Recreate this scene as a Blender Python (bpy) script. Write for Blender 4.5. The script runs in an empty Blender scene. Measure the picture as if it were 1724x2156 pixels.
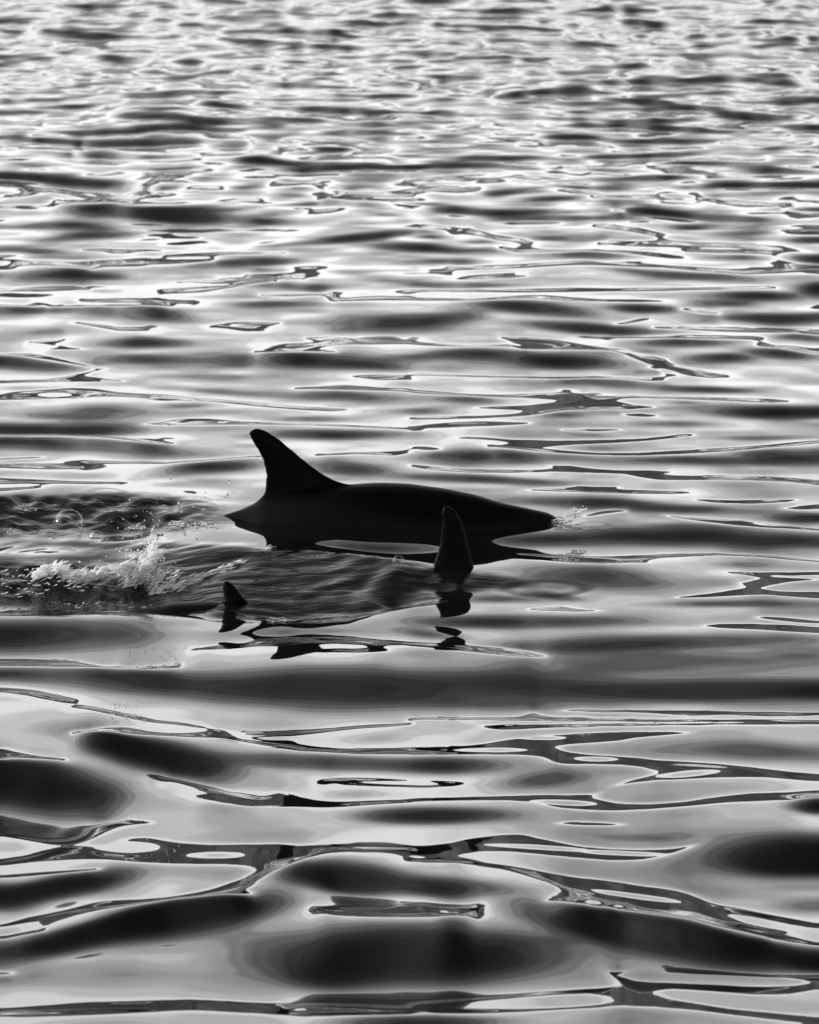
import bpy, bmesh, math, random
import numpy as np
from mathutils import Vector, Matrix

# ------------------------------------------------------------------ camera, sky, sun, exposure
scene = bpy.context.scene
col = scene.collection
R = math.radians
CAM_H = 3.05                     # metres above the still water (deck of a small boat)
F_PX, IMG_W, IMG_H, HORIZON = 9930.0, 1724.0, 2156.0, -720.0    # lens in units of a 1724 x 2156 picture
PITCH = math.atan((IMG_H / 2 - HORIZON) / F_PX)

cam_data = bpy.data.cameras.new('camera')
cam = bpy.data.objects.new('camera', cam_data)
col.objects.link(cam)
cam.location = (0, 0, CAM_H)
cam.rotation_euler = (math.pi / 2 - PITCH, 0, 0)
cam_data.sensor_fit = 'HORIZONTAL'
cam_data.sensor_width = 36.0
cam_data.lens = F_PX / IMG_W * 36.0
cam_data.clip_end = 9000
cam_data.dof.use_dof = True
cam_data.dof.focus_distance = 14.6
cam_data.dof.aperture_fstop = 14.0
scene.camera = cam

SUN_ELEV, SUN_AZ = 15.0, -75.0   # azimuth measured from +Y, negative to the left
world = bpy.data.worlds.new('World')
scene.world = world
world.use_nodes = True
nt = world.node_tree
nt.nodes.clear()
N = nt.nodes.new
L = nt.links.new


def wmath(op, a, b=None, c=None, clamp=False):
    n = N('ShaderNodeMath'); n.operation = op; n.use_clamp = clamp
    for i, v in enumerate((a, b, c)):
        if v is None:
            continue
        if isinstance(v, (int, float)):
            n.inputs[i].default_value = v
        else:
            L(v, n.inputs[i])
    return n.outputs[0]


sky = N('ShaderNodeTexSky')
sky.sky_type = 'NISHITA'
sky.sun_disc = False
sky.sun_elevation = R(SUN_ELEV)
sky.sun_rotation = R(SUN_AZ)
sky.air_density = 1.0
sky.dust_density = 1.5
sky.ozone_density = 1.5
sep = N('ShaderNodeSeparateColor')
L(sky.outputs[0], sep.inputs[0])
# black and white film behind a red filter, printed hard
SKY_GAMMA, SKY_KNEE, SKY_MAX = 2.45, 2.1, 21.2
grey = wmath('MAXIMUM', wmath('SUBTRACT', wmath('MULTIPLY', sep.outputs[0], 1.25), wmath('MULTIPLY', sep.outputs[2], 0.25)), 0.02)
grey = wmath('POWER', grey, SKY_GAMMA)
grey = wmath('MULTIPLY', wmath('DIVIDE', grey, wmath('ADD', grey, SKY_KNEE)), SKY_MAX)
# thin stratus streaks, level with the horizon
tc = N('ShaderNodeTexCoord')
sxyz = N('ShaderNodeSeparateXYZ'); L(tc.outputs['Generated'], sxyz.inputs[0])
elev = wmath('ARCSINE', sxyz.outputs[2])
azim = wmath('ARCTAN2', sxyz.outputs[0], sxyz.outputs[1])
cxyz = N('ShaderNodeCombineXYZ')
L(wmath('MULTIPLY', azim, 1.1), cxyz.inputs[0]); L(wmath('MULTIPLY', elev, 15.0), cxyz.inputs[1])
cl = N('ShaderNodeTexNoise'); cl.inputs['Scale'].default_value = 1.0; cl.inputs['Detail'].default_value = 2.0
cl.inputs['Roughness'].default_value = 0.55
L(cxyz.outputs[0], cl.inputs['Vector'])
streak = N('ShaderNodeMapRange')
streak.inputs['From Min'].default_value = 0.3; streak.inputs['From Max'].default_value = 0.7
streak.inputs['To Min'].default_value = 0.78; streak.inputs['To Max'].default_value = 1.26
L(cl.outputs[0], streak.inputs['Value'])
grey = wmath('MULTIPLY', grey, streak.outputs[0])
bg = N('ShaderNodeBackground'); bg.inputs['Strength'].default_value = 0.1
comb = N('ShaderNodeCombineColor')
for i in range(3):
    L(grey, comb.inputs[i])
L(comb.outputs[0], bg.inputs['Color'])
wo = N('ShaderNodeOutputWorld'); L(bg.outputs[0], wo.inputs['Surface'])

sun_data = bpy.data.lights.new('sun', 'SUN')
sun_data.energy = 5.0
sun_data.angle = R(0.5)
sun_data.color = (1.0, 1.0, 1.0)
sun = bpy.data.objects.new('sun', sun_data)
col.objects.link(sun)
sd = Vector((math.sin(R(SUN_AZ)) * math.cos(R(SUN_ELEV)), math.cos(R(SUN_AZ)) * math.cos(R(SUN_ELEV)), math.sin(R(SUN_ELEV))))
sun.rotation_euler = sd.to_track_quat('Z', 'Y').to_euler()
sun.location = sd * 40

vs = scene.view_settings
vs.view_transform = 'Standard'
vs.look = 'None'
vs.exposure = 0.0
vs.gamma = 1.0
vs.use_curve_mapping = False
scene.cycles.use_denoising = True
scene.cycles.max_bounces = 10
scene.cycles.transparent_max_bounces = 16
scene.cycles.sample_clamp_indirect = 6.0
scene.cycles.caustics_reflective = False
scene.cycles.caustics_refractive = False

rng = np.random.default_rng(7)
rnd = random.Random(11)
CP, SP = math.cos(PITCH), math.sin(PITCH)


def on_water(u, v, z=0.0):
    """point at height z seen at picture position u, v"""
    a, b = (u - IMG_W / 2) / F_PX, -(v - IMG_H / 2) / F_PX
    d = Vector((a, CP + b * SP, -SP + b * CP))
    t = (z - CAM_H) / d.z
    return Vector((d.x * t, d.y * t, z))


def at_depth(u, v, y):
    """point at distance y seen at picture position u, v"""
    a, b = (u - IMG_W / 2) / F_PX, -(v - IMG_H / 2) / F_PX
    d = Vector((a, CP + b * SP, -SP + b * CP))
    t = y / d.y
    return Vector((d.x * t, y, CAM_H + d.z * t))


def project(x, y, z):
    dz = z - CAM_H
    depth = y * CP - dz * SP
    up = y * SP + dz * CP
    return IMG_W / 2 + F_PX * x / depth, IMG_H / 2 - F_PX * up / depth


def value_noise(x, y, seed):
    """smooth random field, about -1..1"""
    g = np.random.default_rng(seed).uniform(-1, 1, (256, 256)).astype(np.float32)
    xi = np.floor(x).astype(np.int32); yi = np.floor(y).astype(np.int32)
    fx = x - xi; fy = y - yi
    fx = fx * fx * fx * (fx * (fx * 6 - 15) + 10); fy = fy * fy * fy * (fy * (fy * 6 - 15) + 10)
    a = g[yi & 255, xi & 255]; b = g[yi & 255, (xi + 1) & 255]
    c = g[(yi + 1) & 255, xi & 255]; d = g[(yi + 1) & 255, (xi + 1) & 255]
    return (a + (b - a) * fx) * (1 - fy) + (c + (d - c) * fx) * fy


def smooth(a, b, x):
    t = np.clip((x - a) / (b - a), 0, 1)
    return t * t * (3 - 2 * t)


# ------------------------------------------------------------------ materials
def new_mat(name):
    m = bpy.data.materials.new(name)
    m.use_nodes = True
    return m, m.node_tree, m.node_tree.nodes['Principled BSDF']


def make_water():
    m, t, b = new_mat('sea_water')
    b.inputs['Base Color'].default_value = (0.006, 0.006, 0.006, 1)
    b.inputs['Roughness'].default_value = 0.015
    b.inputs['IOR'].default_value = 1.333
    tc = t.nodes.new('ShaderNodeTexCoord')
    mp = t.nodes.new('ShaderNodeMapping'); mp.inputs['Scale'].default_value = (0.5, 1.5, 1.0)
    t.links.new(tc.outputs['Object'], mp.inputs[0])
    n = t.nodes.new('ShaderNodeTexNoise'); n.inputs['Scale'].default_value = 11.0; n.inputs['Detail'].default_value = 2.0
    t.links.new(mp.outputs[0], n.inputs['Vector'])
    # breeze ripples only far out
    sx = t.nodes.new('ShaderNodeSeparateXYZ'); t.links.new(tc.outputs['Object'], sx.inputs[0])
    mr = t.nodes.new('ShaderNodeMapRange'); mr.inputs['From Min'].default_value = 25; mr.inputs['From Max'].default_value = 44
    mr.inputs['To Min'].default_value = 0.0; mr.inputs['To Max'].default_value = 0.16
    t.links.new(sx.outputs[1], mr.inputs['Value'])
    bp = t.nodes.new('ShaderNodeBump'); bp.inputs['Distance'].default_value = 0.03
    t.links.new(mr.outputs[0], bp.inputs['Strength'])
    t.links.new(n.outputs[0], bp.inputs['Height'])
    # fine ripples: drawn out over the lifted water, confused in the wakes (masks stored on the sea's own points)
    last = bp
    for attr, scl, dist in (('streaky', (8.0, 30.0, 1.0), 0.0036), ('churned', (20.0, 30.0, 1.0), 0.0045)):
        mp2 = t.nodes.new('ShaderNodeMapping'); mp2.inputs['Scale'].default_value = scl
        mp2.inputs['Rotation'].default_value = (0, 0, 0.12)
        t.links.new(tc.outputs['Object'], mp2.inputs[0])
        n2 = t.nodes.new('ShaderNodeTexNoise'); n2.inputs['Scale'].default_value = 1.0
        n2.inputs['Detail'].default_value = 2.5; n2.inputs['Distortion'].default_value = 0.5
        t.links.new(mp2.outputs[0], n2.inputs['Vector'])
        a2 = t.nodes.new('ShaderNodeAttribute'); a2.attribute_name = attr
        b2 = t.nodes.new('ShaderNodeBump'); b2.inputs['Distance'].default_value = dist
        t.links.new(a2.outputs['Fac'], b2.inputs['Strength'])
        t.links.new(n2.outputs[0], b2.inputs['Height'])
        t.links.new(last.outputs[0], b2.inputs['Normal'])
        last = b2
    t.links.new(last.outputs[0], b.inputs['Normal'])
    return m


def make_skin():
    m, t, b = new_mat('wet_dolphin_skin')
    tc = t.nodes.new('ShaderNodeTexCoord')
    sx = t.nodes.new('ShaderNodeSeparateXYZ'); t.links.new(tc.outputs['Object'], sx.inputs[0])
    n = t.nodes.new('ShaderNodeTexNoise'); n.inputs['Scale'].default_value = 3.5; n.inputs['Detail'].default_value = 4
    t.links.new(tc.outputs['Object'], n.inputs['Vector'])

    def mth(op, a, c):
        k = t.nodes.new('ShaderNodeMath'); k.operation = op
        for i, v in enumerate((a, c)):
            if isinstance(v, (int, float)): k.inputs[i].default_value = v
            else: t.links.new(v, k.inputs[i])
        return k.outputs[0]
    # paler hourglass flank below a dark saddle, belly pale
    wave = mth('MULTIPLY', mth('COSINE', mth('MULTIPLY', mth('ADD', sx.outputs[0], 0.2), 6.0), 0), 0.03)
    hgt = mth('ADD', mth('SUBTRACT', sx.outputs[2], wave), mth('MULTIPLY', mth('SUBTRACT', n.outputs[0], 0.5), 0.05))
    cr = t.nodes.new('ShaderNodeMapRange'); cr.interpolation_type = 'SMOOTHSTEP'
    cr.inputs['From Min'].default_value = 0.10; cr.inputs['From Max'].default_value = 0.02
    cr.inputs['To Min'].default_value = 0.0; cr.inputs['To Max'].default_value = 1.0
    t.links.new(hgt, cr.inputs['Value'])
    mx = t.nodes.new('ShaderNodeMix'); mx.data_type = 'RGBA'
    mx.inputs[6].default_value = (0.0025, 0.0025, 0.0025, 1); mx.inputs[7].default_value = (0.008, 0.008, 0.008, 1)
    t.links.new(cr.outputs[0], mx.inputs[0])
    t.links.new(mx.outputs[2], b.inputs['Base Color'])
    b.inputs['Roughness'].default_value = 0.38
    b.inputs['Specular IOR Level'].default_value = 0.03
    return m


def make_foam():
    m, t, b = new_mat('white_foam')
    out = t.nodes['Material Output']
    b.inputs['Base Color'].default_value = (0.92, 0.92, 0.92, 1)
    b.inputs['Roughness'].default_value = 0.25
    tr = t.nodes.new('ShaderNodeBsdfTranslucent'); tr.inputs[0].default_value = (0.95, 0.95, 0.95, 1)
    mx = t.nodes.new('ShaderNodeMixShader'); mx.inputs[0].default_value = 0.68
    t.links.new(b.outputs[0], mx.inputs[1]); t.links.new(tr.outputs[0], mx.inputs[2])
    gap = t.nodes.new('ShaderNodeBsdfTransparent')
    mx2 = t.nodes.new('ShaderNodeMixShader'); mx2.inputs[0].default_value = 0.12
    t.links.new(mx.outputs[0], mx2.inputs[1]); t.links.new(gap.outputs[0], mx2.inputs[2])
    t.links.new(mx2.outputs[0], out.inputs['Surface'])
    return m


def make_clear_water():
    m, t, b = new_mat('clear_spray_water')
    b.inputs['Base Color'].default_value = (0.95, 0.95, 0.95, 1)
    b.inputs['Roughness'].default_value = 0.03
    b.inputs['IOR'].default_value = 1.333
    b.inputs['Transmission Weight'].default_value = 1.0
    return m


def make_film():
    m, t, b = new_mat('bubble_film')
    out = t.nodes['Material Output']
    t.nodes.remove(b)
    lw = t.nodes.new('ShaderNodeLayerWeight'); lw.inputs[0].default_value = 0.11
    gl = t.nodes.new('ShaderNodeBsdfGlossy'); gl.inputs['Roughness'].default_value = 0.06
    tr = t.nodes.new('ShaderNodeBsdfTransparent')
    mx = t.nodes.new('ShaderNodeMixShader')
    t.links.new(lw.outputs['Facing'], mx.inputs[0])
    t.links.new(tr.outputs[0], mx.inputs[1]); t.links.new(gl.outputs[0], mx.inputs[2])
    t.links.new(mx.outputs[0], out.inputs['Surface'])
    return m


def make_hill():
    m, t, b = new_mat('wooded_hillside')
    n = t.nodes.new('ShaderNodeTexNoise'); n.inputs['Scale'].default_value = 0.02; n.inputs['Detail'].default_value = 5
    tc = t.nodes.new('ShaderNodeTexCoord'); t.links.new(tc.outputs['Object'], n.inputs['Vector'])
    cr = t.nodes.new('ShaderNodeMapRange')
    cr.inputs['From Min'].default_value = 0.35; cr.inputs['From Max'].default_value = 0.7
    cr.inputs['To Min'].default_value = 0.12; cr.inputs['To Max'].default_value = 0.30
    t.links.new(n.outputs[0], cr.inputs['Value'])
    cc = t.nodes.new('ShaderNodeCombineColor')
    for i in range(3):
        t.links.new(cr.outputs[0], cc.inputs[i])
    t.links.new(cc.outputs[0], b.inputs['Base Color'])
    b.inputs['Roughness'].default_value = 0.95
    b.inputs['Specular IOR Level'].default_value = 0.1
    return m


WATER, SKIN, FOAM, CLEAR, FILM, HILL = make_water(), make_skin(), make_foam(), make_clear_water(), make_film(), make_hill()


def link(name, me, mat, parent=None, label=None, category=None, group=None, kind=None, smooth_shade=True):
    if smooth_shade:
        me.polygons.foreach_set('use_smooth', np.ones(len(me.polygons), dtype=bool))
    if mat is not None:
        me.materials.append(mat)
    o = bpy.data.objects.new(name, me)
    col.objects.link(o)
    o.parent = parent
    for k, val in (('label', label), ('category', category), ('group', group), ('kind', kind)):
        if val:
            o[k] = val
    return o


# ------------------------------------------------------------------ the sea
# Crests and troughs of this patch of water.  Each face = (u, v, half width, half height, tilt, steepness): a wave face
# turned to the camera; each trough = (steepness, width, points): a slope that falls away from the camera.
FACES = """
100 1340 320 38 0 28;30 1335 90 22 0 14;700 1450 380 50 1 31;300 1435 330 36 4 24;60 1428 150 16 3 20;1500 1452 360 27 0 33
1100 1440 280 40 0 19;950 1476 360 20 2 11;1350 1395 400 40 0 13;1300 1357 420 20 -2 22;240 1570 120 35 15 30;350 1595 180 42 12 33
700 1605 300 20 2 20;930 1610 130 22 0 20;90 1665 190 62 10 34;60 1620 120 25 5 20;750 1670 60 10 0 5;800 1555 80 15 -3 5
1080 1308 270 16 0 25;900 1335 100 12 5 13;1142 1642 100 20 -6 14;1600 1580 200 25 3 14;910 1715 190 20 0 22;1715 1692 60 20 0 24
120 1870 190 30 -12 27;30 1890 80 35 0 18;735 1845 160 38 4 34;900 1860 180 22 4 22;380 1935 230 45 -10 37;180 1975 210 32 -12 34
850 2010 330 75 0 39;1400 1975 330 45 12 37;1640 2010 150 30 8 30;700 2050 130 40 0 25;150 2050 300 35 0 7;880 2165 200 15 0 22
1660 1800 170 50 0 32;1360 1762 100 8 0 8;1700 1905 100 20 0 10
150 873 120 10 0 14;130 902 300 15 0 28;180 940 270 18 3 31;640 884 110 9 0 13;700 916 170 14 0 24;450 985 140 18 -5 24;720 985 130 20 6 22
1000 1010 220 10 3 22;1190 876 60 6 0 12;1420 893 110 9 0 14;1640 870 160 14 0 30;1240 916 40 4 0 6;1020 963 150 15 0 28;1500 970 200 13 0 22
1660 965 130 22 0 20;1590 922 90 6 0 12;1250 1060 200 14 2 26;1420 1072 130 10 0 18;1690 1090 80 12 0 25;1150 1137 160 18 0 24
1400 1130 250 25 0 28;1640 1140 160 20 0 24;1280 1220 190 30 3 18;1560 1190 70 9 0 9;1050 1260 100 10 0 14;1160 1253 70 8 8 20;1550 1271 170 8 0 14
350 452 250 17 3 34;560 465 90 8 3 26;130 477 150 8 0 24;200 497 150 9 -4 20;760 500 140 10 -6 27;620 512 80 6 -4 18;880 520 140 11 2 33
550 553 120 10 -4 24;60 528 100 8 4 18;150 542 100 6 0 14;130 582 165 14 0 28;650 603 90 10 0 26;740 570 70 6 0 12;560 642 95 7 0 20
280 660 150 17 5 33;80 655 120 10 0 22;830 682 160 22 0 28;930 675 90 18 0 20;100 702 60 6 0 10;300 722 110 14 0 28;330 757 120 14 0 26
620 760 240 19 2 35;780 770 100 10 4 20;50 768 110 17 4 30;450 792 140 7 0 12;680 835 150 12 2 26;480 825 160 8 4 16;200 860 110 15 0 14;380 853 70 7 0 13
1180 455 110 7 0 28;1480 454 170 7 3 30;1460 476 60 7 0 24;1570 488 70 5 0 16;1700 502 60 8 0 28;1160 498 55 5 0 16;900 498 50 5 0 18
1010 508 50 4 0 12;1250 540 80 8 0 22;1550 545 90 7 0 14;1690 540 70 9 0 30;940 547 90 7 0 16;1450 583 130 10 3 24;1330 573 90 6 5 14
970 598 140 7 2 22;1590 625 120 12 0 32;1720 615 50 20 0 28;1530 640 80 10 0 14;1120 650 125 15 4 35;1350 650 75 11 3 25;1640 671 150 14 0 27
1240 692 150 13 4 35;1440 722 100 9 0 27;1690 715 80 8 4 16;1010 750 170 17 0 26;1180 762 150 17 3 35;1520 755 90 13 0 30;1640 747 90 12 5 32
1280 808 110 8 3 25;1500 822 130 8 1 20;980 843 90 8 0 15;900 868 70 9 0 12;1630 865 150 15 0 30;1440 848 50 5 0 8
190 14 60 5 0 25;40 44 60 5 0 24;290 36 70 6 0 18;80 62 100 7 0 18;250 77 80 6 0 30;170 70 70 5 0 20;500 35 70 12 0 10;490 6 60 4 0 18
785 50 60 6 0 33;690 72 80 6 4 25;700 100 80 6 3 24;505 68 40 5 0 24;540 86 45 5 0 26;825 32 35 6 0 22;835 88 25 8 0 18;245 125 60 7 4 25
395 131 45 6 0 24;640 130 35 4 0 22;135 113 15 3 0 22;20 148 40 4 0 22;350 164 50 5 0 16;95 177 40 3 0 20;630 180 80 7 0 22;410 196 120 6 -2 22
110 209 80 4 0 18;150 223 90 6 -3 24;820 202 50 5 0 26;480 222 60 7 2 28;320 243 110 8 3 31;440 255 70 7 5 26;330 230 80 5 0 15;270 272 140 8 -2 33
420 272 60 6 0 22;300 297 180 8 0 34;90 293 140 5 2 24;700 228 100 6 0 26;780 233 100 5 0 22;640 250 70 4 3 18;760 262 70 5 3 22;790 280 80 5 2 24
820 298 50 4 3 18;690 313 60 6 4 22;270 325 90 8 2 22;560 338 90 6 1 26;700 352 100 8 -2 31;810 350 70 5 0 25;360 352 70 3 0 22;100 345 80 5 0 16
150 375 150 8 4 27;310 393 80 7 3 25;40 370 80 9 3 28;670 431 80 5 0 22;520 395 50 4 0 12;350 440 150 10 0 34
900 6 60 5 0 24;1060 23 90 5 0 20;1320 22 80 5 0 26;1380 50 70 6 0 32;1637 45 60 4 0 28;1130 60 70 5 0 26;1060 85 60 6 0 18;1160 92 80 6 0 26
1300 95 70 5 2 24;1280 72 25 5 0 18;1490 78 50 6 0 28;1470 98 30 3 0 20;1690 83 50 5 -3 26;1710 107 30 6 0 24;920 112 70 6 0 26;1010 120 60 4 0 15
1140 125 25 4 -5 18;1470 123 35 6 0 22;1350 133 50 8 -8 18;1560 135 35 4 0 16;930 160 60 5 2 28;1220 148 60 3 0 14;1310 177 70 6 0 32;1450 172 120 7 -2 30
1560 170 100 6 1 27;1650 177 60 5 0 24;1140 196 90 6 0 32;1500 198 110 6 -2 20;1220 218 60 6 0 20;1360 216 60 6 0 30;1455 228 90 6 -2 22;1700 213 60 7 -3 28
900 238 60 4 0 22;1100 217 30 4 0 22;1360 254 110 7 -1 32;1590 246 80 8 4 35;1700 268 60 7 2 28;1450 273 120 7 3 28;1280 265 80 5 0 22;1200 287 60 5 2 28
1400 298 110 5 0 20;1680 310 60 6 -2 26;1050 335 110 6 0 29;1300 330 120 6 -3 24;1000 351 120 6 0 33;870 351 60 5 0 28;1480 343 70 5 0 28;1620 358 70 8 0 26
1400 374 70 6 0 30;1060 400 60 6 -3 22;1210 392 60 5 3 26;1160 415 60 6 0 20;1530 390 80 7 -2 26;1660 388 90 8 0 34;1050 442 130 9 1 34;1400 445 80 7 2 32
1700 440 60 5 -2 16;900 428 50 4 0 18
640 1268 230 26 2 28;760 1218 120 22 -14 22;860 1232 170 18 4 20;720 1182 90 14 0 18;420 1248 60 18 0 30;300 1150 260 8 2 20;150 1175 200 8 0 16
120 1275 180 12 3 24;350 2003 120 12 -2 5;1680 1868 100 11 0 5;640 1330 200 17 0 10;770 1148 190 17 2 27;420 1175 140 10 0 26;1000 1222 140 14 3 27
"""
TROUGHS = """
7 400 1368 520 1358 590 1345 700 1344 790 1350;6 790 1350 800 1365 700 1372 675 1370;5 800 1352 950 1362 1100 1373 1150 1380
5 0 1405 150 1408 280 1409 380 1406;4 0 1390 200 1398
6 0 1455 60 1462 150 1480;7 150 1490 350 1520 450 1535 500 1555 600 1570 700 1577 862 1582;6 145 1545 200 1537 280 1538 430 1545 500 1553
5 0 1578 70 1585 140 1603;4 300 1628 400 1660 470 1675;8 410 1672 470 1685 560 1688 640 1688 862 1683;5 500 1655 560 1663 575 1672 555 1682;5 580 1670 640 1685
7 675 1643 750 1640 862 1645 960 1648 975 1649;5 1485 1317 1560 1318 1724 1328;4 1600 1300 1724 1310
4 1080 1508 1140 1505 1350 1513 1600 1517 1724 1520;3 1150 1493 1300 1491 1500 1497 1724 1502;4 862 1522 1100 1524 1300 1520 1500 1522 1724 1527
5 1015 1529 1060 1533 1150 1528 1250 1526;8 1455 1543 1300 1545 1150 1555 1080 1567 1000 1575 862 1582;15 1090 1572 1150 1582
8 1140 1590 1170 1600 1280 1605 1400 1618 1500 1635;14 1360 1622 1420 1628;10 1400 1635 1340 1650 1280 1665 1265 1675;14 1270 1688 1320 1698
8 1290 1697 1400 1690 1500 1680 1600 1672 1724 1667;6 1290 1697 1200 1693 1100 1685 1000 1680 950 1680;5 1400 1603 1500 1612 1600 1623 1724 1632
6 325 1735 260 1734 210 1748 150 1774 95 1770;3 0 1757 90 1770
9 0 1815 60 1805 130 1790;13 130 1790 220 1785 300 1768 380 1775 450 1785 550 1788 650 1788;7 650 1788 760 1780 862 1783;10 200 1802 350 1808 520 1808 560 1800
5 0 1845 100 1838 270 1817 500 1815;11 575 1810 555 1835 530 1865 525 1878;9 520 1868 450 1880 350 1890 250 1900 150 1920 50 1942 0 1955;5 100 1962 0 1975
8 655 1914 700 1912 862 1907 990 1908 1005 1916;5 680 1926 862 1928 1000 1926;7 0 2050 35 2050;12 0 2130 200 2118 400 2115 620 2122;4 620 2112 862 2120
6 862 2110 1060 2097 1210 2085 1280 2075;5 900 2126 1160 2122 1290 2110;22 1320 2085 1380 2095;10 1350 2085 1300 2065 1285 2055
9 1400 2080 1550 2093 1700 2075;10 1400 2108 1500 2125 1724 2150;4 1300 2045 1400 2045 1550 2053 1724 2058
6 1160 1733 1240 1734 1330 1734;6 862 1785 960 1768 1090 1758 1160 1770 1260 1785 1360 1787 1470 1777;7 1110 1790 1210 1800 1310 1810 1390 1805 1470 1778
8 887 1800 962 1810 1062 1825 1162 1842 1262 1855 1362 1870 1437 1877 1490 1895 1610 1925 1724 1950;14 1150 1885 1240 1890 1312 1908 1412 1925 1512 1945 1637 1962
5 1500 1960 1724 1990
3 60 916 225 918 370 932;5 290 891 380 885 450 885 530 892;2.5 530 892 650 893 862 904;4 0 967 120 963 300 975;6 0 982 100 978 175 985
3 350 973 500 962 550 960;5 0 1010 150 1014 280 1016;5 0 1030 100 1028;4 650 960 750 955 830 955 862 945
5 1320 872 1380 874;5 862 882 1010 876;4 862 900 1000 893 1110 891;4 1172 905 1317 904;5 955 922 1070 926 1210 930 1360 925 1460 915;9 1080 935 1120 936
4 1140 948 1262 956 1412 952 1562 943 1724 930;4 870 942 920 945;6 862 982 1010 991 1162 988 1190 983 1312 993 1362 1003 1440 1005 1562 1008 1724 1015
5 1100 1033 1212 1030 1312 1033 1460 1037;4 1460 1054 1570 1057 1680 1053;5 1650 1070 1724 1065;4 1390 1085 1487 1095 1587 1104 1724 1114
5 1070 1172 1162 1182 1312 1183 1362 1180;3 1362 1165 1512 1164 1662 1175 1724 1180;4 1522 1205 1600 1207 1724 1206;13 1570 1232 1625 1218
7 1440 1252 1540 1245 1620 1245 1724 1256;4 1100 1282 1160 1280 1280 1287;4 640 1152 800 1168 920 1180
3 1232 1087 1270 1080 1312 1076;3 740 1298 860 1278 945 1263;3 0 1292 200 1290 350 1292 420 1300
5 40 554 100 553 185 562;4 310 552 380 550 440 548;3 350 536 460 533 590 531;6 470 585 550 580 610 575;5 350 597 500 596 570 590;6 350 613 430 610
3 0 610 180 608;4 0 620 65 622;3 175 631 300 632 400 636;3 110 645 350 643;3 0 641 65 644;2.5 550 622 685 620;4 710 631 800 626 862 627
3 160 680 250 693 300 695;5 300 695 450 690 490 685 560 690;2.5 250 700 500 703 650 708 720 705;6 540 740 600 730 670 722 750 724 862 722
5 60 720 120 724 180 735;4 0 745 100 752 200 770 212 778 150 793 0 805;4 170 797 275 800;6 0 835 60 830 130 820 200 822 350 835 500 847 600 857 740 864
4 615 817 725 815 862 822;5 740 792 862 797
4 882 475 940 478;5 1000 485 1035 496 1095 503;5 1262 473 1330 482 1380 492;5 1267 508 1362 513 1462 515 1540 515 1632 523
4 1057 520 1087 528 1212 527 1312 530 1427 542;4 1447 529 1622 530;4 957 564 1112 560 1212 555 1312 558 1392 561;5 962 585 1012 579 1117 581
4 1402 562 1502 570 1562 575 1724 567;3 862 609 1112 612 1312 611 1512 608 1627 606;4 862 628 987 630 1112 623 1212 629 1287 634 1402 635
3 1297 682 1362 672;3 1377 689 1487 693 1552 695 1724 703;3 1437 651 1507 660;4 862 722 962 728 1100 728
8 1062 712 1137 720 1212 730 1302 738 1362 750 1412 770 1462 783 1522 795;6 1362 775 1402 787 1402 797;3 1602 727 1724 742;3 1287 712 1437 709 1602 712
4 862 788 1012 793 1162 795 1312 795 1397 800 1562 800 1724 808;5 862 824 987 832 1087 832 1172 823 1212 823;15 1160 848 1230 844 1300 840
6 987 860 1112 862 1212 855;4 1302 838 1412 836 1612 842 1662 844 1724 854;3 1362 857 1290 862
8 130 424 200 422 260 415;4 165 310 150 316;3 70 400 220 407;3 330 373 350 374;2.5 580 384 670 385;4 720 405 862 410;3 680 418 862 420;3 535 298 595 299
5 1260 411 1350 414 1380 412;4 900 397 940 396 1000 395;4 1480 418 1560 428 1640 430;2.5 862 378 1080 373;3 1290 441 1310 444
"""
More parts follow.
